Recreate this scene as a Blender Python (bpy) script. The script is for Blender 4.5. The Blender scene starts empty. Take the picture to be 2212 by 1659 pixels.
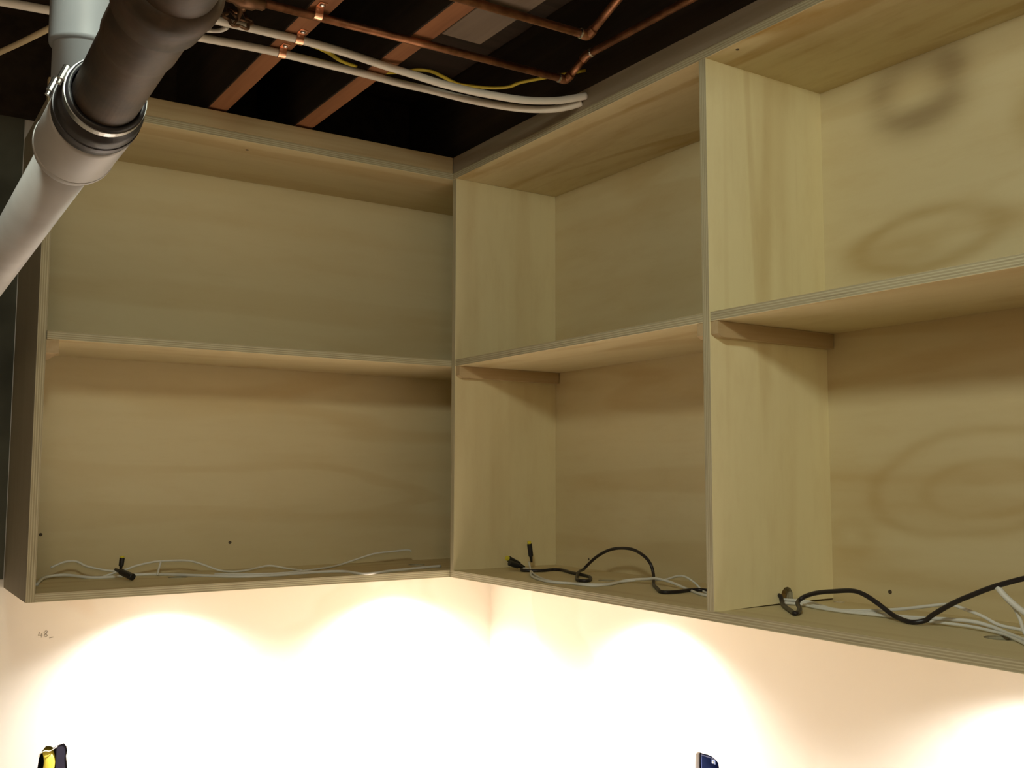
import bpy, bmesh, math, random
from mathutils import Vector, Matrix

random.seed(7)
S = bpy.context.scene
COL = S.collection
ZB = 1.37            # height of the cabinets' underside above the basement floor
PI = math.pi

# ------------------------------------------------------------------ camera
cd = bpy.data.cameras.new('camera')
cd.sensor_fit = 'HORIZONTAL'; cd.sensor_width = 36.0
cd.lens = 2181.4 / 2212 * 36.0
cd.clip_start = 0.02
cam = bpy.data.objects.new('camera', cd); COL.objects.link(cam)
yw, pt, rl = math.radians(33.3953), math.radians(5.1906), math.radians(0.1134)
fw = Vector((math.sin(yw)*math.cos(pt), math.cos(yw)*math.cos(pt), math.sin(pt)))
ri = Vector((math.cos(yw), -math.sin(yw), 0)); up = ri.cross(fw)
r2 = math.cos(rl)*ri + math.sin(rl)*up; u2 = -math.sin(rl)*ri + math.cos(rl)*up
M = Matrix((r2, u2, -fw)).transposed().to_4x4()
M.translation = (-1.3276, -2.3045, 0.2621 + ZB)
cam.matrix_world = M
S.camera = cam

# ------------------------------------------------------------------ world, lamps, exposure
w = bpy.data.worlds.new('world'); S.world = w; w.use_nodes = True
w.node_tree.nodes['Background'].inputs[0].default_value = (0.9, 0.95, 1.0, 1)
w.node_tree.nodes['Background'].inputs[1].default_value = 0.01

def lamp(name, kind, loc, energy, color, **kw):
    d = bpy.data.lights.new(name, kind); d.energy = energy; d.color = color
    for k, v in kw.items(): setattr(d, k, v)
    o = bpy.data.objects.new(name, d); COL.objects.link(o)
    o.location = (loc[0], loc[1], loc[2] + ZB)
    return o
# shaded ceiling lamp near the photographer: its shade cuts the light off above the horizontal
lo_ = lamp('ceiling_lamp', 'SPOT', (-1.16, -1.80, 1.02), 29, (0.95, 1.0, 0.82), spot_size=PI, spot_blend=0.03, shadow_soft_size=0.085)
lo_.rotation_euler = Vector((0.022, 0.040, -1)).to_track_quat('-Z', 'Y').to_euler()
# added warm fill lamp, unseen at the far end of the room, lifts the shadows
lamp('fill_lamp', 'POINT', (-1.9, -4.1, 0.85), 24, (1.0, 0.82, 0.58), shadow_soft_size=0.25)
PUCKS = [(-0.645, 0.184), (0.0, 0.184), (0.170, -0.440), (0.155, -1.408)]
PUCK_W = 36
PUCK_C = (1.0, 0.965, 0.93)

vs = S.view_settings
vs.view_transform = 'Standard'; vs.look = 'None'; vs.gamma = 1.0; vs.use_curve_mapping = False
vs.exposure = 0.0

# ------------------------------------------------------------------ helpers
def tag(o, label=None, cat=None, group=None, kind=None):
    if label: o['label'] = label
    if cat: o['category'] = cat
    if group: o['group'] = group
    if kind: o['kind'] = kind
    return o

def thing(name, loc, label, cat, group=None):
    o = bpy.data.objects.new(name, None); COL.objects.link(o)
    o.empty_display_size = 0.05
    o.location = (loc[0], loc[1], loc[2] + ZB)
    return tag(o, label, cat, group)

def wloc(o):
    v = Vector(o.location)
    while o.parent: o = o.parent; v += Vector(o.location)
    return v

def obj(name, bm, mats, parent=None, origin=None, smooth=False):
    """bm is in cabinet coordinates (z=0 at the cabinets' underside)"""
    if origin is None:
        xs = [v.co for v in bm.verts]
        origin = Vector((min(c.x for c in xs), min(c.y for c in xs), min(c.z for c in xs)))
    origin = Vector(origin)
    for v in bm.verts: v.co -= origin
    bmesh.ops.recalc_face_normals(bm, faces=bm.faces)
    me = bpy.data.meshes.new(name); bm.to_mesh(me); bm.free()
    if not isinstance(mats, (list, tuple)): mats = [mats]
    for m in mats: me.materials.append(m)
    if smooth:
        for p in me.polygons: p.use_smooth = True
    o = bpy.data.objects.new(name, me); COL.objects.link(o)
    loc = origin + Vector((0, 0, ZB))
    if parent:
        o.parent = parent; loc = loc - wloc(parent)
    o.location = loc
    return o

def bm_box(bm, lo, hi, bevel=0.0):
    r = bmesh.ops.create_cube(bm, size=1.0)
    c = [(a+b)/2 for a, b in zip(lo, hi)]; s = [b-a for a, b in zip(lo, hi)]
    for v in r['verts']: v.co = Vector((v.co.x*s[0]+c[0], v.co.y*s[1]+c[1], v.co.z*s[2]+c[2]))
    if bevel:
        es = list({e for v in r['verts'] for e in v.link_edges})
        bmesh.ops.bevel(bm, geom=es, offset=bevel, segments=1, affect='EDGES')
    return bm

def box(lo, hi, bevel=0.0): return bm_box(bmesh.new(), lo, hi, bevel)

def smooth_path(P, n=6):
    P = [Vector(p) for p in P]
    if len(P) < 3: return P
    out = []
    for i in range(len(P)-1):
        p0 = P[max(i-1, 0)]; p1 = P[i]; p2 = P[i+1]; p3 = P[min(i+2, len(P)-1)]
        for k in range(n):
            t = k/n
            out.append(0.5*((2*p1) + (p2-p0)*t + (2*p0-5*p1+4*p2-p3)*t*t + (3*p1-p0-3*p2+p3)*t**3))
    out.append(P[-1]); return out

def bm_tube(bm, path, r, seg=10, flat=1.0, radii=None, cap=True):
    """tube along a path; radii gives one radius per path point"""
    path = [Vector(p) for p in path]; rings = []
    t0 = (path[1]-path[0]).normalized()
    ref = Vector((0, 0, 1)) if abs(t0.z) < 0.9 else Vector((1, 0, 0))
    nrm = (ref - t0*ref.dot(t0)).normalized()
    for i, p in enumerate(path):
        a = path[max(i-1, 0)]; b = path[min(i+1, len(path)-1)]
        t = (b-a)
        t = t.normalized() if t.length > 1e-9 else t0
        nrm = (nrm - t*nrm.dot(t)).normalized(); bn = t.cross(nrm)
        rr = radii[i] if radii else r
        rings.append([bm.verts.new(p + nrm*(math.cos(2*PI*k/seg)*rr*flat) + bn*(math.sin(2*PI*k/seg)*rr)) for k in range(seg)])
    for i in range(len(rings)-1):
        for k in range(seg):
            bm.faces.new((rings[i][k], rings[i][(k+1) % seg], rings[i+1][(k+1) % seg], rings[i+1][k]))
    if cap:
        bm.faces.new(rings[0][::-1]); bm.faces.new(rings[-1])
    return bm

def tube(path, r, seg=10, n=5, flat=1.0): return bm_tube(bmesh.new(), smooth_path(path, n), r, seg, flat)

def lathe_path(prof, base, axis, seg=40, closed=False):
    """prof: (distance along axis, radius) pairs -> one turned surface"""
    bm = bmesh.new()
    axis = Vector(axis).normalized(); base = Vector(base)
    ref = Vector((0, 0, 1)) if abs(axis.z) < 0.9 else Vector((1, 0, 0))
    n = (ref - axis*ref.dot(axis)).normalized(); b = axis.cross(n)
    rings = [[bm.verts.new(base + axis*d + (n*math.cos(2*PI*k/seg) + b*math.sin(2*PI*k/seg))*max(r, 1e-5)) for k in range(seg)] for d, r in prof]
    m = len(rings)
    for i in range(m if closed else m-1):
        for k in range(seg):
            bm.faces.new((rings[i][k], rings[i][(k+1) % seg], rings[(i+1) % m][(k+1) % seg], rings[(i+1) % m][k]))
    if not closed:
        bm.faces.new(rings[0][::-1]); bm.faces.new(rings[-1])
    return bm

def plate(outer, holes, to3d, depth_vec):
    """flat board with cut-through holes: outer and holes are 2D outlines, to3d maps them to the front face"""
    bm = bmesh.new(); dv = Vector(depth_vec); loops = []
    edges = []
    for L in [outer] + holes:
        vsx = [bm.verts.new(Vector(to3d(*p))) for p in L]
        loops.append(vsx)
        for i in range(len(vsx)): edges.append(bm.edges.new((vsx[i], vsx[(i+1) % len(vsx)])))
    bmesh.ops.triangle_fill(bm, use_beauty=True, use_dissolve=False, edges=edges)
    front = list(bm.faces)
    mp = {}
    for L in loops:
        for v in L: mp[v] = bm.verts.new(v.co + dv)
    for f in front: bm.faces.new([mp[v] for v in reversed(f.verts)])
    for L in loops:
        for i in range(len(L)):
            a, b = L[i], L[(i+1) % len(L)]
            bm.faces.new((a, b, mp[b], mp[a]))
    return bm

def circle(cx, cy, r, n=20): return [(cx+r*math.cos(2*PI*i/n), cy+r*math.sin(2*PI*i/n)) for i in range(n)]

# ------------------------------------------------------------------ materials
class NT:
    def __init__(s, name):
        s.m = bpy.data.materials.new(name); s.m.use_nodes = True
        s.t = s.m.node_tree; s.N = s.t.nodes; s.L = s.t.links
        s.b = s.N['Principled BSDF']
    def n(s, typ, **kw):
        x = s.N.new(typ)
        for k, v in kw.items(): setattr(x, k, v)
        return x
    def l(s, a, b): s.L.new(a, b)
    def val(s, x, sock):
        if hasattr(x, 'is_linked') or hasattr(x, 'links'): s.l(x, sock)
        else: sock.default_value = x
    def math(s, op, a, b=None, c=None, clamp=False):
        x = s.n('ShaderNodeMath', operation=op, use_clamp=clamp)
        s.val(a, x.inputs[0])
        if b is not None: s.val(b, x.inputs[1])
        if c is not None: s.val(c, x.inputs[2])
        return x.outputs[0]
    def mix(s, f, a, b):
        x = s.n('ShaderNodeMix', data_type='RGBA')
        s.val(f, x.inputs[0])
        for v, i in ((a, 6), (b, 7)):
            if isinstance(v, tuple): x.inputs[i].default_value = (*v, 1)
            else: s.l(v, x.inputs[i])
        return x.outputs[2]
    def coord(s, scale=(1, 1, 1), loc=(0, 0, 0)):
        tc = s.n('ShaderNodeTexCoord'); mp = s.n('ShaderNodeMapping')
        mp.inputs['Scale'].default_value = scale; mp.inputs['Location'].default_value = loc
        s.l(tc.outputs['Object'], mp.inputs['Vector']); return mp.outputs[0]
    def noise(s, vec, scale, detail=2, rough=0.5, dist=0.0):
        x = s.n('ShaderNodeTexNoise'); s.l(vec, x.inputs['Vector'])
        x.inputs['Scale'].default_value = scale; x.inputs['Detail'].default_value = detail
        x.inputs['Roughness'].default_value = rough; x.inputs['Distortion'].default_value = dist
        return x.outputs['Fac']
    def ramp(s, f, a, b):   # smoothstep a..b -> 0..1
        x = s.n('ShaderNodeMapRange', interpolation_type='SMOOTHSTEP')
        s.val(f, x.inputs[0]); x.inputs[1].default_value = a; x.inputs[2].default_value = b
        return x.outputs[0]
    def bump(s, h, strength=0.2, dist=0.002):
        x = s.n('ShaderNodeBump'); x.inputs['Strength'].default_value = strength; x.inputs['Distance'].default_value = dist
        s.l(h, x.inputs['Height']); s.l(x.outputs[0], s.b.inputs['Normal'])
    def col(s, c): s.val(c if not isinstance(c, tuple) else (*c, 1), s.b.inputs['Base Color'])
    def rough(s, r): s.val(r, s.b.inputs['Roughness'])

PLY_BASE = (0.660, 0.570, 0.345)
PLY_TAN = (0.510, 0.370, 0.165)
def ply(axis, seed, base=PLY_BASE, tan=PLY_TAN, amt=0.75, ovals=(), freq=26.0, al=0.55):
    """rotary-cut pine veneer with its grain along the given object axis; ovals = veneer figure, dark rings and blobs mixed into the colour (axis centre, cross axis, half sizes, strength)"""
    T = NT('pine_plywood')
    ac = 5.0
    sc = [ac, ac, ac]; sc[axis] = al
    v = T.coord(tuple(sc), (seed*3.1, seed*1.7, seed*2.3))
    f = T.noise(v, 1.0, 2, 0.45, 0.25)
    ring = T.math('SINE', T.math('MULTIPLY', f, freq))
    ring = T.ramp(ring, 0.25, 1.0)
    area = T.ramp(T.noise(v, 0.55, 1), 0.30, 0.58)
    m = T.math('MULTIPLY', ring, area)
    sf = [75, 75, 75]; sf[axis] = 2.2
    streak = T.ramp(T.noise(T.coord(tuple(sf), (seed, seed, seed)), 1.0, 3, 0.6), 0.50, 0.85)
    sb = [11, 11, 11]; sb[axis] = 0.9
    broad = T.ramp(T.noise(T.coord(tuple(sb), (seed*2, seed, 0)), 1.0, 2, 0.6), 0.48, 0.72)
    fac = T.math('MULTIPLY', m, 0.62)
    fac = T.math('ADD', fac, T.math('MULTIPLY', broad, 0.42))
    fac = T.math('ADD', fac, T.math('MULTIPLY', streak, 0.16), clamp=True)
    sp_ = [24, 24, 24]; sp_[axis] = 7.0
    blotch = T.ramp(T.noise(T.coord(tuple(sp_), (seed, seed*4, seed*2)), 1.0, 4, 0.65), 0.42, 0.75)
    fac = T.math('ADD', fac, T.math('MULTIPLY', blotch, 0.30), clamp=True)
    c = T.mix(T.math('MULTIPLY', fac, amt), base, tan)
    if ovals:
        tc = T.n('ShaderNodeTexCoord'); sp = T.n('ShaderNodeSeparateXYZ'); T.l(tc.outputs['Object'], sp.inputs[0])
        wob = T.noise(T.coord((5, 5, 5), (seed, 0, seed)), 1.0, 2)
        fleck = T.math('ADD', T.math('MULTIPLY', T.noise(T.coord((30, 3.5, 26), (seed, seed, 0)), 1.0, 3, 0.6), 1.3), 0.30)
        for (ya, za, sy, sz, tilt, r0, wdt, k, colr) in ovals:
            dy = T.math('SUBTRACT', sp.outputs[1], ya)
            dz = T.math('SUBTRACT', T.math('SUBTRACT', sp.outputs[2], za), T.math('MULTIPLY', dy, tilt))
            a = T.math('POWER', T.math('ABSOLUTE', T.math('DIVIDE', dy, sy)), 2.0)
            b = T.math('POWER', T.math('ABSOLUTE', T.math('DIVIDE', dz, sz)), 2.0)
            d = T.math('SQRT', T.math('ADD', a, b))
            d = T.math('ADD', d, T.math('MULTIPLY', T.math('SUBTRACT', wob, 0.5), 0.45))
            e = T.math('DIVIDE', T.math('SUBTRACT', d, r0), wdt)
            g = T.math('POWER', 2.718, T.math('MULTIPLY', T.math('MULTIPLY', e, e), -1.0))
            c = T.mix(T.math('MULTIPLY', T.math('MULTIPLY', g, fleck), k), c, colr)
    T.col(c); T.rough(0.62)
    T.bump(streak, 0.08, 0.001)
    return T.m

def ply_edge(axis, along, light=(0.560, 0.520, 0.350), dark=(0.360, 0.310, 0.190)):
    """edge of an 18 mm sheet: light and dark plies stacked along the thickness axis"""
    T = NT('plywood_edge')
    tc = T.n('ShaderNodeTexCoord'); sp = T.n('ShaderNodeSeparateXYZ'); T.l(tc.outputs['Object'], sp.inputs[0])
    sn = [60, 60, 60]; sn[along] = 3.0
    nz = T.noise(T.coord(tuple(sn)), 1.0, 2)
    z = T.math('ADD', T.math('MULTIPLY', sp.outputs[axis], 2*PI*4/0.018), T.math('MULTIPLY', nz, 1.2))
    st = T.ramp(T.math('SINE', z), -0.5, 0.9)
    sv = [240, 240, 240]; sv[along] = 5.0
    voids = T.ramp(T.noise(T.coord(tuple(sv)), 1.0, 2, 0.6), 0.57, 0.72)
    c = T.mix(T.math('ADD', T.math('MULTIPLY', st, 0.62), 0.15), dark, light)
    c = T.mix(T.math('MULTIPLY', voids, 0.4), c, (0.17, 0.125, 0.07))
    T.col(c); T.rough(0.8)
    T.bump(st, 0.3, 0.001)
    return T.m
EDGE = {(a, b): ply_edge(a, b) for a in range(3) for b in range(3) if a != b}

def simple(name, col, rough=0.5, metal=0.0, spread=0.0, nscale=30, bump=0.0, coat=0.0):
    T = NT(name)
    if spread:
        f = T.noise(T.coord(), nscale, 3)
        lo = tuple(max(0, c*(1-spread)) for c in col); hi = tuple(min(1, c*(1+spread)) for c in col)
        T.col(T.mix(T.ramp(f, 0.3, 0.7), lo, hi))
        if bump: T.bump(f, bump, 0.002)
    else: T.col(col)
    T.rough(rough); T.b.inputs['Metallic'].default_value = metal
    if coat: T.b.inputs['Coat Weight'].default_value = coat
    return T.m

def lumber(name, axis, base, dark, seed=0):
    T = NT(name)
    sc = [26, 26, 26]; sc[axis] = 1.1
    f = T.noise(T.coord(tuple(sc), (seed, seed*2, seed)), 1.0, 3, 0.6)
    T.col(T.mix(T.ramp(f, 0.35, 0.7), base, dark)); T.rough(0.8); T.bump(f, 0.2, 0.002)
    return T.m
M_JOIST = lumber('joist_wood', 1, (0.300, 0.125, 0.050), (0.200, 0.080, 0.030))
M_JSIDE = lumber('shaded_joist_wood', 1, (0.040, 0.026, 0.016), (0.022, 0.014, 0.009))
M_SUB = lumber('subfloor_wood', 0, (0.060, 0.042, 0.028), (0.035, 0.024, 0.016))
M_GREY = lumber('grey_board', 1, (0.170, 0.130, 0.095), (0.125, 0.095, 0.068))
M_RAILX = lumber('pine_rail', 0, (0.500, 0.400, 0.225), (0.400, 0.300, 0.150))
M_RAILY = lumber('pine_rail', 1, (0.300, 0.250, 0.180), (0.230, 0.180, 0.115))  # darker copy for the right rail, its shade put into the colour
M_CLEAT = lumber('cleat_wood', 1, (0.520, 0.400, 0.230), (0.420, 0.300, 0.150))
M_CLEATX = lumber('cleat_wood', 0, (0.520, 0.400, 0.230), (0.420, 0.300, 0.150))
M_PEX = simple('white_plastic_tube', (0.74, 0.71, 0.64), 0.35)
M_COPPER = simple('aged_copper', (0.34, 0.165, 0.09), 0.48, 1.0, 0.3, 40)
M_STRAP = simple('bright_copper', (0.95, 0.52, 0.34), 0.28, 1.0)
M_SOLDER = simple('solder', (0.75, 0.74, 0.70), 0.25, 1.0)
M_SCREW = simple('screw_steel', (0.50, 0.46, 0.38), 0.35, 1.0)
M_DKSCREW = simple('dark_screw', (0.10, 0.075, 0.05), 0.6, 0.4)
M_STEEL = simple('clamp_steel', (0.60, 0.60, 0.58), 0.3, 1.0)
M_RUBBER = simple('black_rubber', (0.020, 0.020, 0.024), 0.45)
M_PVC = simple('white_pvc', (0.50, 0.515, 0.53), 0.42, 0, 0.08, 9)
M_WHITEW = simple('white_wire', (0.78, 0.78, 0.74), 0.45)
M_BLACKW = simple('black_cable', (0.018, 0.014, 0.016), 0.4)
M_PLUG = simple('black_plug', (0.012, 0.012, 0.014), 0.4)
M_YTIP = simple('yellow_plug_tip', (0.70, 0.62, 0.04), 0.4)
M_YELLOW = simple('yellow_cable', (0.62, 0.50, 0.05), 0.45)
M_TAN = simple('tan_cable', (0.55, 0.46, 0.28), 0.6)
M_BLUE = simple('blue_box_plastic', (0.045, 0.075, 0.230), 0.32)
M_NAVY = simple('navy_box_plastic', (0.008, 0.006, 0.020), 0.9)
M_DARK = simple('dark_cavity', (0.03, 0.026, 0.022), 0.9)
M_PAPER = simple('torn_paper', (0.62, 0.58, 0.50), 0.9)
M_PENCIL = simple('pencil_lead', (0.36, 0.34, 0.31), 0.7)
M_VALVE = simple('dark_brass', (0.16, 0.085, 0.045), 0.45, 0.8)
M_PUCK = simple('puck_metal', (0.6, 0.6, 0.58), 0.4, 1.0)
M_FLOOR = lumber('floor_wood', 0, (0.62, 0.43, 0.28), (0.54, 0.36, 0.22))
M_BENCH = lumber('bench_wood', 0, (0.80, 0.68, 0.56), (0.72, 0.58, 0.46))

def iron_mat():
    T = NT('rusty_cast_iron')
    f = T.noise(T.coord((1, 1, 1)), 26, 4, 0.65)
    g = T.noise(T.coord((1, 1, 1)), 7, 2)
    c = T.mix(T.ramp(f, 0.35, 0.7), (0.036, 0.028, 0.019), (0.085, 0.055, 0.034))
    c = T.mix(T.math('MULTIPLY', T.ramp(g, 0.5, 0.75), 0.5), c, (0.13, 0.09, 0.06))
    T.col(c); T.rough(0.55); T.b.inputs['Specular IOR Level'].default_value = 0.4
    T.bump(f, 0.25, 0.003)
    return T.m
M_IRON = iron_mat()

def wall_mat(a, b):
    """primed drywall with unpainted filler patches"""
    T = NT('drywall')
    f = T.noise(T.coord((2.0, 2.0, 2.0), (a, b, 1.0)), 1.0, 3, 0.5, 0.3)
    patch = T.ramp(f, 0.60, 0.64)
    c = T.mix(T.math('MULTIPLY', patch, 0.45), (0.80, 0.765, 0.70), (0.76, 0.66, 0.56))
    T.col(c); T.rough(0.7)
    T.bump(T.noise(T.coord((14, 14, 14)), 1.0, 3), 0.05, 0.003)
    return T.m
M_WALLB = wall_mat(0.3, 1.2); M_WALLR = wall_mat(2.3, 0.4)
M_WALLD = simple('room_wall', (0.74, 0.64, 0.53), 0.9, 0, 0.05, 2)

# ------------------------------------------------------------------ dimensions (metres, fitted to the photograph)
t = 0.018
D = 0.3267          # inner depth
W = 1.0028          # left cabinet front width
ZT = 1.0537         # underside of the top panels
ZF = 1.1148         # top of the rail above them
ZS = 0.5482         # underside of the shelves
Y1 = -0.9566        # face of the divider in the right cabinet
YE = -1.905         # far end of the right cabinet
ZJ = 1.1208         # underside of the joists
DB = D + 0.009      # rear of the back panels
WY = DB + 0.001     # face of the back wall
WX = DB + 0.001     # face of the right wall

# ------------------------------------------------------------------ setting
X0, Y0, ZTOP = -3.3, -4.6, ZJ + 0.235
hole_l = [(-0.914, -0.425), (-0.911, -0.398), (-0.906, -0.385), (-0.897, -0.3735), (-0.888, -0.3745), (-0.880, -0.3795), (-0.873, -0.3755), (-0.858, -0.3725), (-0.852, -0.380),
          (-0.8495, -0.392), (-0.852, -0.402), (-0.850, -0.415), (-0.8485, -0.432), (-0.850, -0.475), (-0.912, -0.475), (-0.915, -0.450)]
hole_r = [(-0.5475, -0.372), (-0.556, -0.3655), (-0.572, -0.366), (-0.586, -0.365), (-0.600, -0.366), (-0.612, -0.370), (-0.620, -0.376), (-0.6225, -0.386), (-0.622, -0.475), (-0.548, -0.475), (-0.5465, -0.40)]
wb = obj('wall_back', plate([(X0, -ZB), (WX+0.15, -ZB), (WX+0.15, ZTOP), (X0, ZTOP)], [hole_l], lambda a, b: (a, WY, b), (0, 0.013, 0)), M_WALLB, origin=(0, WY, 0))
tag(wb, 'white primed drywall lit by the under-cabinet lamps, left of the corner', kind='structure')
wr = obj('wall_right', plate([(WY, -ZB), (Y0, -ZB), (Y0, ZTOP), (WY, ZTOP)], [hole_r], lambda a, b: (WX, a, b), (0.013, 0, 0)), M_WALLR, origin=(WX, 0, 0))
tag(wr, 'white primed drywall under the right cabinet, washed out by lamps', kind='structure')
for nm, lo, hi, par in (('wall_cavity', (X0, WY+0.10, -ZB), (WX+0.15, WY+0.12, ZTOP), wb), ('wall_cavity', (WX+0.10, Y0, -ZB), (WX+0.12, WY+0.09, ZTOP), wr)):
    obj(nm, box(lo, hi), M_DARK, par)
# beside the cabinet's free end a dark sheet puts the wall's shade into colour
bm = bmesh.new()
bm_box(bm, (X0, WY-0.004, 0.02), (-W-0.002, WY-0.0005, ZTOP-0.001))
obj('shaded_wall_sheet', bm, simple('wall_shade_tone', (0.085, 0.088, 0.068), 0.9, 0, 0.35, 5), wb)
tag(obj('floor', box((X0, Y0, -ZB-0.05), (WX+0.12, WY+0.12, -ZB)), M_FLOOR), 'warm brown wooden basement floor', kind='structure')
tag(obj('wall_left', box((X0-0.05, Y0, -ZB), (X0, WY+0.12, ZTOP)), M_WALLD), 'cream basement wall far to the left', kind='structure')
tag(obj('wall_front', box((X0-0.05, Y0-0.05, -ZB), (WX+0.12, Y0, ZTOP)), M_WALLD), 'cream basement wall behind the viewer', kind='structure')

ceil = obj('ceiling', box((X0, Y0, ZTOP), (WX+0.12, WY+0.12, ZTOP+0.02)), M_SUB)
tag(ceil, 'open basement ceiling of dark joists under the floor above', kind='structure')
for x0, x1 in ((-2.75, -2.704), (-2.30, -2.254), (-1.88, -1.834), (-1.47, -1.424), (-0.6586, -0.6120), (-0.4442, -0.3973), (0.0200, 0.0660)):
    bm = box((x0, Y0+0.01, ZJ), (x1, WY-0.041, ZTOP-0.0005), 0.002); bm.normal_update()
    for f in bm.faces: f.material_index = 1 if f.normal.z > -0.9 else 0     # orange underside; unlit joist bays put into the dark side colour
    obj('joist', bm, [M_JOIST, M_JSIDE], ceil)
obj('rim_joist', box((X0+0.001, WY-0.040, ZJ), (WX-0.001, WY-0.001, ZTOP-0.0005)), M_JSIDE, ceil)
obj('lit_patch_board', box((-0.3965, -1.20, ZJ), (-0.308, -0.640, ZJ+0.020), 0.001), M_GREY, ceil)  # board made up for a lamp-lit patch between the joists

# pencil marking 48_ on the drywall and its hairline scratch
bm = bmesh.new()
def stroke(bm, pts, wdt=0.0016):
    bm_tube(bm, [(x, WY-0.0002, z) for x, z in pts], wdt/2, 6, 1.0)
for pts in ([(-0.9215, -0.1085), (-0.9235, -0.116), (-0.9140, -0.1155)], [(-0.9165, -0.111), (-0.9170, -0.121)],
            [(-0.9075, -0.1055), (-0.9115, -0.110), (-0.9065, -0.1135), (-0.9040, -0.1175), (-0.9075, -0.1205), (-0.9110, -0.1165), (-0.9070, -0.1125), (-0.9035, -0.1075), (-0.9075, -0.1055)],
            [(-0.9000, -0.1235), (-0.8910, -0.1220)]):
    stroke(bm, pts)
obj('pencil_mark', bm, M_PENCIL, wb)

# outlet openings below the cabinets
g = thing('outlet_box', (WX+0.004, -0.585, -0.475), 'blue plastic electrical box set in a cut hole in the right wall', 'electrical box')
def open_box(lo, hi, th, axis):
    bm = bmesh.new(); x0, y0, z0 = lo; x1, y1, z1 = hi
    if axis == 'x':
        bm_box(bm, (x1-th, y0, z0), hi); bm_box(bm, lo, (x1-th, y0+th, z1)); bm_box(bm, (x0, y1-th, z0), (x1-th, y1, z1))
        bm_box(bm, (x0, y0+th, z0), (x1-th, y1-th, z0+th)); bm_box(bm, (x0, y0+th, z1-th), (x1-th, y1-th, z1))
    else:
        bm_box(bm, (x0, y1-th, z0), hi); bm_box(bm, lo, (x0+th, y1-th, z1)); bm_box(bm, (x1-th, y0, z0), (x1, y1-th, z1))
        bm_box(bm, (x0+th, y0, z0), (x1-th, y1-th, z0+th)); bm_box(bm, (x0+th, y0, z1-th), (x1-th, y1-th, z1))
    return bm
obj('box_shell', open_box((WX+0.006, -0.6205, -0.470), (WX+0.075, -0.5585, -0.371), 0.0025, 'x'), M_BLUE, g)
obj('mounting_ear', box((WX+0.0045, -0.606, -0.3835), (WX+0.0060, -0.594, -0.3735), 0.0005), simple('pale_blue_ear', (0.16, 0.22, 0.42), 0.35), g)
obj('mounting_screw', lathe_path([(0, 0.003), (0.0015, 0.0028), (0.002, 0.001)], (WX+0.0045, -0.600, -0.379), (-1, 0, 0), 10), M_STEEL, g)
g = thing('outlet_box', (-0.861, WY+0.004, -0.475), 'dark navy electrical box in the rough-cut wall hole at lower left', 'electrical box')
obj('box_shell', open_box((-0.8735, WY+0.004, -0.470), (-0.8480, WY+0.07, -0.3745), 0.002, 'y'), M_NAVY, g)
obj('box_lip', box((-0.8735, WY+0.0025, -0.470), (-0.8515, WY+0.004, -0.3755), 0.0005), M_NAVY, g)
cb = tag(obj('electrical_cable', tube([(-0.893, WY+0.006, -0.480), (-0.890, WY+0.005, -0.440), (-0.8865, WY+0.006, -0.412), (-0.888, WY+0.016, -0.394), (-0.889, WY+0.045, -0.384)], 0.0048, 14, 6, 2.6), M_YELLOW, smooth=True),
         'yellow sheathed cable standing in the rough hole at lower left', 'cable')
bm = bmesh.new()
bm_tube(bm, smooth_path([(-0.9075, WY-0.001, -0.3875), (-0.899, WY-0.0025, -0.3835), (-0.889, WY-0.002, -0.3855), (-0.880, WY-0.0035, -0.3810), (-0.872, WY-0.001, -0.3765)], 4), 0.0022, 8, 0.5)
obj('torn_paper_edge', bm, M_PAPER, wb)

# ------------------------------------------------------------------ cabinets
def ply_board(name, lo, hi, thin, long_, veneer, parent, holes2d=None):
    """sheet of plywood: veneer on the two broad faces, stacked plies on its edges"""
    other = 3 - thin - long_
    if holes2d:
        lo_, hi_ = lo, hi
        a, b = [i for i in range(3) if i != thin]
        def to3(p, q):
            v = [0, 0, 0]; v[a] = p; v[b] = q; v[thin] = lo[thin]; return v
        dv = [0, 0, 0]; dv[thin] = hi[thin]-lo[thin]
        bm = plate([(lo[a], lo[b]), (hi[a], lo[b]), (hi[a], hi[b]), (lo[a], hi[b])], holes2d, to3, dv)
    else:
        bm = box(lo, hi, 0.0006)
    bm.normal_update()
    mats = [veneer, EDGE[(thin, long_)], EDGE[(thin, other)]]
    for f in bm.faces:
        n = [abs(c) for c in f.normal]
        k = n.index(max(n))
        f.material_index = 0 if k == thin else (1 if k == other else 2)
    return obj(name, bm, mats, parent, origin=lo)

def screw(parent, p, axis, m=M_DKSCREW, r=0.0042):
    return obj('screw', lathe_path([(0.0, r), (0.0006, r*0.95), (0.0012, r*0.6), (0.0006, r*0.25)], p, axis, 10), m, parent)

# left cabinet, runs into the blind corner
LC = thing('wall_cabinet', (-W/2, D/2, 0), 'open pine plywood wall cabinet left of the corner, one wide bay with one shelf', 'cabinet')
ply_board('side_panel', (-W, 0, 0), (-W+t, DB, ZT+t), 0, 2, ply(2, 1.0, base=(0.40, 0.37, 0.27), tan=(0.30, 0.26, 0.18)), LC)
ply_board('bottom_panel', (-W+t, 0, 0), (D, D, t), 2, 0, ply(0, 2.0), LC, [circle(-0.645, 0.184, 0.0235), circle(0.0, 0.184, 0.0235)])
ply_board('top_panel', (-W+t, 0, ZT), (D, D, ZT+t), 2, 0, ply(0, 3.3), LC)
ply_board('back_panel', (-W+t, D, 0), (D, DB, ZT+t), 1, 0, ply(0, 4.1, amt=0.42), LC)
ply_board('shelf', (-W+t+0.001, 0.001, ZS), (D-0.002, D-0.001, ZS+t), 2, 0, ply(0, 5.0), LC)
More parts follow.
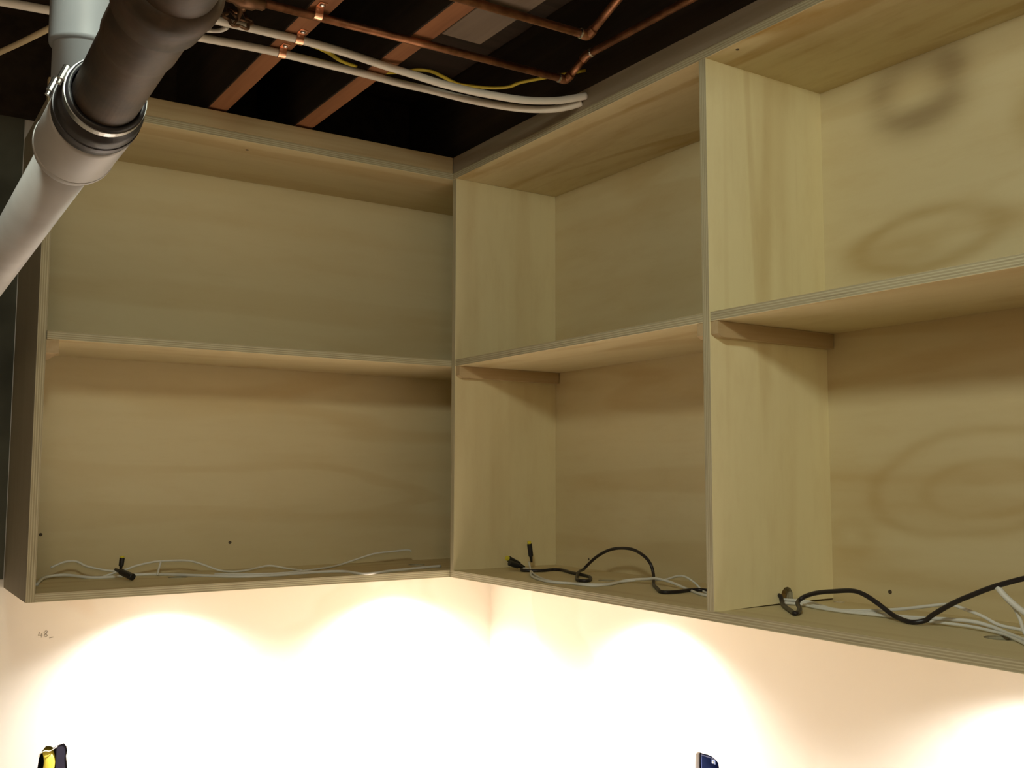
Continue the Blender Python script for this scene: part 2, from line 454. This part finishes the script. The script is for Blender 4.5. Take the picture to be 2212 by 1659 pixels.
obj('shelf_cleat', box((-W+t, 0.002, ZS-0.030), (-W+t+0.026, D-0.002, ZS-0.0005), 0.0008), M_CLEAT, LC)
obj('top_rail', box((-W, 0, ZT+t+0.0005), (-0.0005, t, ZF), 0.0008), M_RAILX, LC)
for p in ((-0.475, D, 0.087), (-0.930, D, 0.121)): screw(LC, p, (0, -1, 0))
screw(LC, (-0.545, 0.060, ZT), (0, 0, -1))

# right cabinet, two bays
RC = thing('wall_cabinet', (D/2, YE/2, 0), 'open pine plywood wall cabinet right of the corner, two bays split by a divider', 'cabinet')
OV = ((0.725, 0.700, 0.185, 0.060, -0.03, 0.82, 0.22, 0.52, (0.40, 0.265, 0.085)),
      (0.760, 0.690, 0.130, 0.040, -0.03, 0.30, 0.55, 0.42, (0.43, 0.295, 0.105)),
      (0.725, 0.990, 0.110, 0.090, 0.0, 0.66, 0.38, 0.58, (0.29, 0.205, 0.105)),  # brown ring near the panel's top, browner again at the next two blobs
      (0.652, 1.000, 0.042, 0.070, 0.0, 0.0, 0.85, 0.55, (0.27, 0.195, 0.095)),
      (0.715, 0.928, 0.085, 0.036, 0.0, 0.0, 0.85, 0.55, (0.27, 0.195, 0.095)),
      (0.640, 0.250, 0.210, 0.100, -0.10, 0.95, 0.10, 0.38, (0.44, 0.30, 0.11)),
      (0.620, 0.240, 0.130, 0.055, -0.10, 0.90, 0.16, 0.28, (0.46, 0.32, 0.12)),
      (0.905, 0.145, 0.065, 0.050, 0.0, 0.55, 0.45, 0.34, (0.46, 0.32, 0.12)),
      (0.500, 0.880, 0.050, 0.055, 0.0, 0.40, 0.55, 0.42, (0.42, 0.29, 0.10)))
notch = [(D-0.118, t+0.0035), (D-0.118, t+0.022), (D-0.124, t+0.030), (D-0.132, t+0.033), (D-0.140, t+0.032), (D-0.147, t+0.026), (D-0.1505, t+0.018), (D-0.153, t+0.0035)]
ply_board('end_panel', (0, -t, t), (D, 0, ZT), 1, 2, ply(2, 6.0, base=(0.72, 0.64, 0.39), amt=0.55, al=0.18), RC)
# divider: stands a hair open over the bottom panel towards the back, with a wire notch
bm = plate([(0, t), (0.04, t), (0.15, t+0.0035-0.0005), (D-0.153+0.0, t+0.0035)][:2] + [(D-0.153, t+0.0032), (D-0.1505, t+0.018), (D-0.147, t+0.026), (D-0.140, t+0.032), (D-0.132, t+0.033), (D-0.124, t+0.030), (D-0.118, t+0.022), (D-0.1165, t+0.0034), (D, t+0.0036), (D, ZT), (0, ZT)],
           [], lambda a, b: (a, Y1, b), (0, t, 0))
bm.normal_update()
for f in bm.faces:
    n = [abs(c) for c in f.normal]; k = n.index(max(n)); f.material_index = 0 if k == 1 else (1 if k == 0 else 2)
obj('divider', bm, [ply(2, 7.7, base=(0.90, 0.83, 0.53), tan=(0.66, 0.53, 0.26), amt=0.6, al=0.18), EDGE[(1, 2)], EDGE[(1, 0)]], RC, origin=(0, Y1, t))
ply_board('end_panel', (0, YE, t), (D, YE+t, ZT), 1, 2, ply(2, 8.0), RC)
ply_board('bottom_panel', (0, YE, 0), (D, 0, t), 2, 1, ply(1, 9.0, amt=0.4), RC, [circle(0.178, -0.425, 0.020), circle(0.153, -1.408, 0.0235), circle(0.300, -0.941+0.0, 0.0001)][:2] + [circle(0.308, -0.985, 0.011, 14)])
ply_board('top_panel', (0, YE, ZT), (D, 0, ZT+t), 2, 1, ply(1, 10.4, tan=(0.42, 0.275, 0.085), amt=1.0, freq=34.0), RC)
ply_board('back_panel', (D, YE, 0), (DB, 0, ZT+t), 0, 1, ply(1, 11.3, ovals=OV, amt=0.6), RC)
ply_board('shelf', (0.001, Y1+t+0.001, ZS), (D-0.001, -t-0.001, ZS+t), 2, 1, ply(1, 12.0), RC)
ply_board('shelf', (0.001, YE+t+0.001, ZS), (D-0.001, Y1-0.001, ZS+t), 2, 1, ply(1, 13.0), RC)
def cleat(y0, y1):
    # front end cut at a slant
    x0, x1, za, zb = 0.003, D-0.002, ZS-0.030, ZS-0.0005
    bm = bmesh.new()
    pr = [(x0, zb), (x0, za+0.006), (x0+0.010, za), (x1, za), (x1, zb)]
    a = [bm.verts.new((x, y0, z)) for x, z in pr]; b = [bm.verts.new((x, y1, z)) for x, z in pr]
    bm.faces.new(a); bm.faces.new(b[::-1])
    for i in range(5): bm.faces.new((a[i], a[(i+1) % 5], b[(i+1) % 5], b[i]))
    obj('shelf_cleat', bm, M_CLEATX, RC)
cleat(-t-0.0185, -t); cleat(Y1+t, Y1+t+0.0185); cleat(Y1-0.0185, Y1); cleat(YE+t, YE+t+0.0185)
obj('top_rail', box((0, YE, ZT+t+0.0005), (t, -0.0005, ZF), 0.0008), M_RAILY, RC)
screw(RC, (D, -1.088, 0.046), (-1, 0, 0)); screw(RC, (0.022, -1.018, ZT), (0, 0, -1), r=0.0036); screw(RC, (D, -0.165, 0.043), (-1, 0, 0), r=0.003)

# puck lamps recessed against the underside of the bottom panels
for i, (px, py) in enumerate(PUCKS):
    g = thing('puck_light', (px, py, -0.014), 'round puck lamp under the ' + ['left cabinet towards its free end', 'left cabinet beside the corner', 'first bay of the right cabinet', 'second bay of the right cabinet'][i], 'lamp', 'puck lights under the cabinets')
    obj('housing', lathe_path([(0, 0.034), (0.003, 0.0355), (0.0138, 0.0355), (0.0138, 0.028), (0.002, 0.028), (0, 0.030)], (px, py, -0.0139), (0, 0, 1), 28, True), M_PUCK, g)
    T = NT('lamp_lens'); T.b.inputs['Emission Color'].default_value = (*PUCK_C, 1); T.b.inputs['Emission Strength'].default_value = 25
    obj('lens', lathe_path([(0.003, 0.0001), (0.003, 0.0275), (0.005, 0.0275), (0.005, 0.0001)], (px, py, -0.0139), (0, 0, 1), 28), T.m, g)
    obj('back_cover', lathe_path([(0.006, 0.0001), (0.006, 0.0278), (0.0125, 0.0278), (0.0125, 0.0001)], (px, py, -0.0139), (0, 0, 1), 28), M_PLUG, g)
    d = bpy.data.lights.new('puck_beam', 'SPOT'); d.energy = PUCK_W; d.color = PUCK_C
    d.spot_size = math.radians(139); d.spot_blend = 0.80; d.shadow_soft_size = 0.02
    o = bpy.data.objects.new('puck_beam', d); COL.objects.link(o); o.parent = g; o.location = (0, 0, -0.004)

# workbench top below the view, it throws the lamps' light back up
WBN = thing('worktop', (-0.4, -0.3, -0.66), 'wooden worktop running round the corner below the cabinets', 'worktop')
obj('slab', box((-1.05, -0.33, -0.67), (WX-0.002, WY-0.002, -0.632), 0.002), M_BENCH, WBN)
obj('slab', box((-0.33, YE, -0.67), (WX-0.002, -0.331, -0.632), 0.002), M_BENCH, WBN)

# ------------------------------------------------------------------ pipes and tubes at the ceiling
TA = [(-1.180, -0.330, 1.112), (-1.136, -0.334, 1.112), (-0.792, -0.382, 1.112), (-0.714, -0.393, 1.112), (-0.634, -0.399, 1.112), (-0.539, -0.398, 1.112), (-0.444, -0.397, 1.112), (-0.367, -0.397, 1.110),
      (-0.300, -0.419, 1.101), (-0.236, -0.451, 1.086), (-0.181, -0.478, 1.076), (-0.117, -0.510, 1.069), (-0.061, -0.537, 1.071), (-0.024, -0.556, 1.079), (-0.001, -0.569, 1.088)]
TBp = [(-0.974, -0.469, 1.112), (-0.802, -0.474, 1.112), (-0.715, -0.478, 1.112), (-0.622, -0.480, 1.112), (-0.532, -0.475, 1.112), (-0.432, -0.465, 1.109), (-0.367, -0.482, 1.097), (-0.319, -0.496, 1.087),
       (-0.261, -0.512, 1.079), (-0.212, -0.526, 1.075), (-0.162, -0.541, 1.072), (-0.121, -0.552, 1.073), (-0.070, -0.567, 1.079), (-0.037, -0.577, 1.087), (-0.001, -0.587, 1.098)]
tag(obj('water_tube', tube(TA, 0.008, 14), M_PEX, smooth=True), 'white plastic water tube sagging lowest, nearer the left cabinet', 'tube')
tag(obj('water_tube', tube(TBp, 0.008, 14), M_PEX, smooth=True), 'white plastic water tube running above the lower one, between it and the copper pipe', 'tube')

def strap(x, y, z, r, label):
    g = thing('pipe_strap', (x, y, ZJ), label, 'strap', 'copper pipe straps')
    bm = bmesh.new(); hw = 0.0075; th = 0.0011; prof = []
    n = 12
    # profile in y,z: ear on the -y side, half ring under the tube, short foot on the +y side
    pts = [(y-r-0.024, ZJ-0.0006), (y-r-0.003, ZJ-0.0006)] + [(y-(r+0.001)*math.cos(PI*k/n), z-(r+0.001)*math.sin(PI*k/n)) for k in range(n+1)] + [(y+r+0.001, ZJ-0.0006)]
    ring = []
    for i, (a, b) in enumerate(pts):
        p = Vector((a, b)); q0 = Vector(pts[max(i-1, 0)]); q1 = Vector(pts[min(i+1, len(pts)-1)])
        tn = (q1-q0).normalized(); nn = Vector((tn.y, -tn.x))
        i_ = p; o_ = p + nn*th
        ring.append([bm.verts.new((x-hw, i_.x, i_.y)), bm.verts.new((x+hw, i_.x, i_.y)), bm.verts.new((x+hw, o_.x, o_.y)), bm.verts.new((x-hw, o_.x, o_.y))])
    for i in range(len(ring)-1):
        for k in range(4): bm.faces.new((ring[i][k], ring[i][(k+1) % 4], ring[i+1][(k+1) % 4], ring[i+1][k]))
    bm.faces.new(ring[0]); bm.faces.new(ring[-1][::-1])
    obj('band', bm, M_STRAP, g)
    obj('screw', lathe_path([(0, 0.005), (0.002, 0.0045), (0.003, 0.002)], (x, y-r-0.014, ZJ-0.002), (0, 0, -1), 10), M_STEEL, g)
strap(-0.632, -0.399, 1.112, 0.008, 'copper strap holding the lower white tube to the joist')
strap(-0.627, -0.480, 1.112, 0.008, 'copper strap holding the upper white tube to the joist')
strap(-0.640, -0.606, 1.110, 0.0080, 'copper strap holding the copper pipe to the joist, at the top edge')

def coppers(name, label, runs, elbows, joints):
    g = thing(name, runs[0][0], label, 'pipe')
    for r in runs: obj('pipe_run', bm_tube(bmesh.new(), r, 0.0079, 14), M_COPPER, g, smooth=True)
    for e in elbows: obj('elbow', bm_tube(bmesh.new(), smooth_path(e, 6), 0.0098, 14), M_COPPER, g, smooth=True)
    for a, b in joints:
        a = Vector(a); b = Vector(b); dd = (b-a).normalized()
        obj('solder_joint', lathe_path([(0, 0.0082), (0.001, 0.0101), (0.003, 0.0103), (0.004, 0.0098)], a, dd, 14), M_SOLDER, g)
    return g
A1, A2 = (-0.735, -0.595, 1.110), (-0.092, -0.612, 1.110)
A3, A4 = (-0.071, -0.626, 1.118), (-0.066, -0.660, 1.139)
A5, A6 = (-0.062, -0.684, 1.147), (-0.060, -1.60, 1.135)
coppers('copper_pipe', 'copper water pipe strapped under the joists, ending in elbows beside the right cabinet', [[A1, A2], [A3, A4], [A5, A6]],
        [[A2, (-0.077, -0.613, 1.110), A3], [A4, (-0.064, -0.672, 1.1455), A5]], [((-0.096, -0.612, 1.110), A2), ((-0.062, -0.690, 1.147), A5)])
B1, B2 = (-1.2, -0.792, 1.110), (-0.186, -0.812, 1.110)
B3, B4 = (-0.167, -0.826, 1.118), (-0.160, -0.985, 1.190)
coppers('copper_pipe', 'copper water pipe nearest the top edge, turning up into the joists', [[B1, B2], [B3, B4]], [[B2, (-0.171, -0.813, 1.110), B3]], [((-0.190, -0.812, 1.110), B2)])

# shut-off valve on the copper pipe
g = thing('shutoff_valve', (-0.775, -0.592, 1.110), 'dark shut-off valve with a wavy hand wheel on the strapped copper pipe', 'valve')
obj('body', lathe_path([(0, 0.010), (0.004, 0.013), (0.016, 0.013), (0.022, 0.017), (0.050, 0.017), (0.056, 0.013), (0.068, 0.013), (0.072, 0.010)], (-0.807, -0.592, 1.110), (1, 0, 0), 20), M_VALVE, g, smooth=True)
obj('stem', lathe_path([(0, 0.009), (0.012, 0.008), (0.013, 0.004), (0.034, 0.004)], (-0.771, -0.580, 1.106), (0, 0.85, -0.53), 14), M_VALVE, g, smooth=True)
bm = bmesh.new(); c = Vector((-0.771, -0.552, 1.0885)); n_ = Vector((0, 0.85, -0.53)); e1 = Vector((1, 0, 0)); e2 = n_.cross(e1)
pts = [c + (e1*math.cos(a) + e2*math.sin(a))*(0.0235 + 0.0035*math.cos(6*a)) for a in [2*PI*k/48 for k in range(49)]]
bm_tube(bm, pts, 0.0032, 8)
for k in range(3):
    a = 2*PI*k/3; bm_tube(bm, [c, c + (e1*math.cos(a) + e2*math.sin(a))*0.022], 0.0025, 6)
obj('hand_wheel', bm, M_VALVE, g, smooth=True)

# drain: cast iron, rubber coupling, white plastic tee with a riser
AX = lambda y: (-1.150, y, 0.595 - 0.0257*(y+1.368) if y > -1.368 else 0.595 + 0.067*(-1.368-y))
ax0 = Vector(AX(-1.361)); dirn = (Vector(AX(-1.9)) - ax0).normalized()
g = thing('cast_iron_pipe', AX(-1.6), 'rusty dark cast iron drain pipe coming down from the top edge', 'pipe')
obj('barrel', lathe_path([(0, 0.0287), (0.129, 0.0287), (0.138, 0.0296), (0.143, 0.0306), (1.25, 0.0306)], ax0, dirn, 48), M_IRON, g, smooth=True)
obj('hub_ring', lathe_path([(0.193, 0.0300), (0.197, 0.0350), (0.216, 0.0361), (0.227, 0.0377), (0.236, 0.0377), (0.242, 0.0341), (0.245, 0.0300)], ax0, dirn, 48), M_IRON, g, smooth=True)
c0 = Vector(AX(-1.329))
g = thing('pipe_coupling', c0, 'black rubber coupling with steel band clamps between iron and plastic pipe', 'coupling')
obj('sleeve', lathe_path([(0, 0.0300), (0, 0.0372), (0.003, 0.0382), (0.030, 0.0382), (0.034, 0.0372), (0.036, 0.0345), (0.055, 0.0338), (0.056, 0.0300)], c0, dirn, 48, True), M_RUBBER, g, smooth=True)
def clamp(d, r, m):
    cl = obj('band_clamp', lathe_path([(d, r), (d, r+0.001), (d+0.008, r+0.001), (d+0.008, r)], c0, dirn, 48, True), m, g)
    q = c0 + dirn*(d+0.004)
    ang = 2.75
    sd = Vector((math.cos(ang), 0, math.sin(ang))); tg = Vector((-math.sin(ang), 0, math.cos(ang)))
    hb = q + sd*(r+0.0035)
    obj('clamp_screw', bm_tube(bmesh.new(), [hb - tg*0.008, hb - tg*0.007, hb + tg*0.0065, hb + tg*0.0068, hb + tg*0.011], 0.003, 10, radii=[0.0026, 0.0034, 0.0034, 0.0023, 0.0023]), M_STEEL, cl)
clamp(0.010, 0.0381, simple('grimy_steel', (0.10, 0.10, 0.11), 0.45, 0.7)); clamp(0.043, 0.0342, M_STEEL)
bk = Vector((0, 1, -0.0257)).normalized()
g = thing('plastic_drain', AX(-1.27), 'white plastic drain tee with riser, its pipe running off at the left edge', 'pipe')
obj('tee_hub', lathe_path([(0, 0.029), (0, 0.0367), (0.004, 0.0386), (0.100, 0.0386), (0.107, 0.0370), (0.1095, 0.0290)], c0 + bk*0.001, bk, 48), M_PVC, g, smooth=True)
obj('drain_pipe', lathe_path([(0, 0.0287), (1.545, 0.0287)], c0 + bk*0.106, bk, 48), M_PVC, g, smooth=True)
obj('hub_ridge', lathe_path([(0.090, 0.0384), (0.0915, 0.0394), (0.0955, 0.0394), (0.097, 0.0384)], c0 + bk*0.001, bk, 48, True), M_PVC, g, smooth=True)
rx, ry = -1.150, -1.262
M_PVCG = simple('grey_white_pvc', (0.235, 0.255, 0.275), 0.42, 0, 0.08, 9)
obj('riser', lathe_path([(0, 0.0287), (0.752, 0.0287)], (rx, ry, 0.602), (0, 0, 1), 48), M_PVCG, g, smooth=True)
obj('riser_socket', lathe_path([(0, 0.0288), (0.0013, 0.0319), (0.004, 0.0325), (0.0645, 0.0325), (0.0665, 0.0338), (0.071, 0.0338), (0.0735, 0.0288)], (rx, ry, 0.6825), (0, 0, 1), 48), M_PVCG, g, smooth=True)

# loose cables above
tag(obj('ceiling_cable', tube([(-0.624, -0.445, 1.145), (-0.596, -0.425, 1.136), (-0.557, -0.416, 1.134), (-0.527, -0.403, 1.134), (-0.491, -0.376, 1.137), (-0.444, -0.350, 1.145)], 0.0055, 10, 6, 0.5), M_YELLOW, smooth=True),
    'short yellow cable between the two orange joists, over the white tubes', 'cable')
tag(obj('ceiling_cable', tube([(-0.3970, -0.330, 1.146), (-0.377, -0.366, 1.141), (-0.354, -0.391, 1.139), (-0.332, -0.415, 1.141), (-0.303, -0.425, 1.141), (-0.271, -0.419, 1.139), (-0.228, -0.406, 1.137), (-0.198, -0.407, 1.138), (-0.146, -0.422, 1.139), (-0.112, -0.447, 1.141), (-0.093, -0.484, 1.145), (0.0190, -0.560, 1.17)], 0.0060, 10, 6, 0.5), M_YELLOW, smooth=True),
    'yellow cable waving above the white tubes towards the right cabinet', 'cable')
tag(obj('ceiling_cable', tube([(-1.170, 0.09, 1.119), (-1.107, -0.087, 1.113), (-1.076, -0.173, 1.111), (-1.045, -0.260, 1.111), (-1.003, -0.377, 1.111), (-0.9, -0.60, 1.118)], 0.0075, 10, 6, 0.6), M_TAN, smooth=True),
    'tan cable slanting behind the white riser at the left edge', 'cable')
tag(obj('ceiling_cable', tube([(-0.880, -0.425, 1.115), (-0.811, -0.413, 1.115), (-0.785, -0.416, 1.115), (-0.766, -0.428, 1.115), (-0.757, -0.446, 1.117)], 0.0042, 8, 6), M_WHITEW, smooth=True),
    'short white cable end between the tubes beside the iron pipe', 'cable')

# ------------------------------------------------------------------ low-voltage wiring lying in the cabinets
def wire(path, r, m, label, n=5, group=None):
    return tag(obj('low_voltage_wire', tube(path, r, 8, n), m, smooth=True), label, 'wire', group)
r = 0.0026
wire([(-0.959, 0.156, .021), (-0.923, 0.290, .023), (-0.878, 0.300, .026), (-0.827, 0.255, .021), (-0.774, 0.250, .021), (-0.729, 0.270, .021), (-0.674, 0.255, .021), (-0.607, 0.180, .021), (-0.524, 0.095, .021), (-0.438, 0.080, .021), (-0.330, 0.100, .021), (-0.264, 0.085, .021), (-0.255, 0.025, .021), (-0.245, 0.004, .020), (-0.215, 0.004, .020), (-0.160, 0.030, .021), (-0.112, 0.046, .021), (-0.043, 0.070, .021), (0.020, 0.085, .021)], 0.0036, M_WHITEW,
     'white wire running the full length of the left cabinet floor, over its front edge')
wire([(-0.914, 0.270, .047), (-0.884, 0.270, .059), (-0.859, 0.270, .059), (-0.833, 0.270, .046), (-0.780, 0.270, .033), (-0.750, 0.270, .034), (-0.725, 0.270, .042), (-0.695, 0.270, .048), (-0.667, 0.270, .051), (-0.605, 0.270, .050), (-0.571, 0.270, .042), (-0.523, 0.260, .023), (-0.500, 0.230, .021), (-0.465, 0.235, .021), (-0.415, 0.270, .024), (-0.384, 0.270, .027), (-0.352, 0.236, .021), (-0.341, 0.160, .021)], 0.0026, M_WHITEW,
     'thin white wire looping along the back of the left cabinet')
wire([(-0.560, 0.175, .0215), (-0.425, 0.115, .0215), (-0.286, 0.179, .0215), (-0.207, 0.241, .022), (-0.145, 0.260, .034), (-0.090, 0.260, .047), (-0.033, 0.260, .051), (0.011, 0.260, .053), (0.023, 0.260, .049)], 0.0026, M_WHITEW,
     'white wire with a free end lifting up near the corner, left cabinet')
wire([(-0.679, 0.239, .021), (-0.671, 0.260, .034), (-0.666, 0.262, .052)], 0.0024, M_WHITEW, 'short white wire tail standing right of the black plugs, left cabinet')

def plug(base, tip, label, cat='plug', tipped=True, r0=0.0048):
    a = Vector(base); b = Vector(tip); d = (b-a).normalized(); Ln = (b-a).length
    g = thing('barrel_plug', a, label, cat)
    obj('strain_relief', lathe_path([(0, r0*0.55), (Ln*0.28, r0*0.8), (Ln*0.30, r0)], a, d, 14), M_PLUG, g, smooth=True)
    obj('barrel', lathe_path([(Ln*0.30, r0*1.0), (Ln*0.33, r0*1.22), (Ln*0.94, r0*1.30), (Ln*0.96, r0*1.1)], a, d, 16), M_PLUG, g)
    if tipped: obj('tip', lathe_path([(Ln*0.955, r0*1.0), (Ln*1.08, r0*1.0), (Ln*1.10, r0*0.7)], a, d, 14), M_YTIP, g)
    return g
plug((-0.763, 0.250, .036), (-0.760, 0.250, .066), 'black barrel plug standing upright at the back of the left cabinet')
plug((-0.782, 0.215, .041), (-0.755, 0.150, .026), 'black barrel plug lying towards the viewer in the left cabinet', tipped=False, r0=0.0062)
wire([(-0.800, 0.262, .021), (-0.775, 0.255, .030), (-0.763, 0.250, .038)], 0.0024, M_WHITEW, 'white wire stub under the upright plug, left cabinet')

wire([(0.168, -0.091, .022), (0.150, -0.150, .021), (0.075, -0.264, .021), (0.040, -0.350, .021), (0.030, -0.408, .021), (0.052, -0.449, .021), (0.059, -0.500, .021), (0.075, -0.521, .021), (0.119, -0.515, .021), (0.185, -0.490, .024), (0.200, -0.547, .031), (0.200, -0.570, .034), (0.200, -0.608, .032), (0.200, -0.645, .026), (0.185, -0.698, .021), (0.146, -0.791, .021), (0.155, -0.935, .021)], 0.0030, M_WHITEW,
     'white wire along the floor of the middle bay from the plugs to the divider')
wire([(0.190, -0.085, .036), (0.165, -0.130, .021), (0.100, -0.240, .0212), (0.052, -0.350, .0212), (0.044, -0.419, .0212), (0.066, -0.476, .0212), (0.100, -0.511, .0212), (0.160, -0.497, .022), (0.218, -0.524, .027), (0.220, -0.579, .031), (0.220, -0.617, .041), (0.220, -0.646, .043), (0.220, -0.675, .033), (0.218, -0.698, .0212), (0.175, -0.773, .0212), (0.168, -0.935, .024)], 0.0024, M_WHITEW,
     'thin white wire in the middle bay making a small arch left of the divider')
RB = [(0.150, -0.110, .0222), (0.130, -0.150, .0222), (0.170, -0.175, .0222), (0.209, -0.165, .0222), (0.222, -0.190, .0222), (0.199, -0.260, .0222), (0.185, -0.330, .0222), (0.165, -0.380, .0222), (0.117, -0.435, .0222), (0.101, -0.420, .0222), (0.130, -0.372, .0225), (0.180, -0.315, .0285), (0.225, -0.275, .0300),
      (0.240, -0.268, .037), (0.240, -0.306, .061), (0.240, -0.351, .080), (0.240, -0.396, .089), (0.240, -0.447, .089), (0.240, -0.488, .076), (0.240, -0.511, .058), (0.238, -0.522, .035), (0.194, -0.572, .0222), (0.145, -0.639, .0222), (0.105, -0.700, .0222), (0.137, -0.712, .0222), (0.182, -0.705, .0222), (0.207, -0.740, .0222), (0.190, -0.935, .0235)]
wire(RB, 0.0038, M_BLACKW, 'black cable in the middle bay that coils once and arches against the back')
plug((0.195, -0.090, .036), (0.188, -0.090, .086), 'black barrel plug with a yellow tip standing upright in the middle bay', r0=0.0052)
plug((0.171, -0.092, .024), (0.120, -0.090, .049), 'black barrel plug with a yellow tip leaning left in the middle bay', r0=0.0060)
plug((0.150, -0.113, .0265), (0.108, -0.113, .040), 'black barrel plug without a tip, below the leaning one in the middle bay', tipped=False, r0=0.0058)

NY = Y1 - 0.001
wire([(0.186, -0.935, .026), (0.190, NY, .027), (0.200, -0.985, .027), (0.200, -1.006, .027), (0.200, -1.038, .0222), (0.188, -1.074, .021), (0.200, -1.110, .023), (0.200, -1.159, .029), (0.200, -1.205, .036), (0.200, -1.259, .047), (0.200, -1.293, .053), (0.200, -1.318, .049), (0.200, -1.350, .041), (0.200, -1.380, .030), (0.200, -1.419, .027), (0.200, -1.453, .024), (0.200, -1.60, .021)], 0.0028, M_WHITEW,
     'white wire in the right bay that rises in a low hump before the frame edge')
wire([(0.180, -0.935, .0212), (0.192, NY, .0212), (0.200, -0.984, .024), (0.192, -1.034, .0212), (0.187, -1.100, .0212), (0.200, -1.158, .022), (0.200, -1.214, .023), (0.200, -1.284, .028), (0.200, -1.333, .030), (0.200, -1.365, .026), (0.182, -1.405, .0212), (0.140, -1.457, .0212), (0.110, -1.494, .0212), (0.09, -1.60, .0212)], 0.0034, M_WHITEW,
     'thicker white wire in the right bay lying closest to the front edge')
wire([(0.175, -0.935, .0215), (0.184, NY, .0215), (0.192, -0.990, .0215), (0.180, -1.040, .0215), (0.176, -1.100, .0215), (0.190, -1.170, .0215), (0.192, -1.240, .0215), (0.192, -1.300, .0232), (0.190, -1.345, .023), (0.172, -1.400, .0215), (0.130, -1.452, .0215), (0.098, -1.494, .0215), (0.08, -1.60, .0215)], 0.0026, M_WHITEW,
     'thin white wire in the right bay running beside the thicker one')
wire([(0.170, -1.397, .092), (0.170, -1.406, .082), (0.170, -1.418, .072), (0.170, -1.437, .059), (0.170, -1.471, .044), (0.165, -1.56, .022)], 0.0050, M_WHITEW, 'wide white wire hanging from the black cable at the right frame edge')
wire([(0.178, -1.395, .088), (0.180, -1.403, .075), (0.180, -1.416, .063), (0.180, -1.425, .046), (0.180, -1.430, .029), (0.175, -1.44, .021)], 0.0030, M_WHITEW, 'white wire dropping steeply beside the wide one')
wire([(0.175, -0.935, .036), (0.170, NY-0.002, .036), (0.165, -0.968, .027), (0.150, -0.985, .0226), (0.101, -1.046, .0226), (0.080, -1.075, .0226), (0.120, -1.050, .0240), (0.155, -1.015, .0300), (0.170, -1.018, .0400), (0.170, -1.048, .050), (0.170, -1.084, .056), (0.170, -1.125, .061), (0.170, -1.150, .057), (0.170, -1.177, .045), (0.170, -1.208, .028), (0.163, -1.237, .0226), (0.162, -1.255, .0226), (0.170, -1.270, .027), (0.170, -1.283, .037), (0.170, -1.321, .060), (0.170, -1.354, .076), (0.170, -1.393, .093), (0.170, -1.440, .109), (0.170, -1.481, .119), (0.170, -1.58, .130)], 0.0042, M_BLACKW,
     'black cable in the right bay, curling out of the divider notch and rising right')
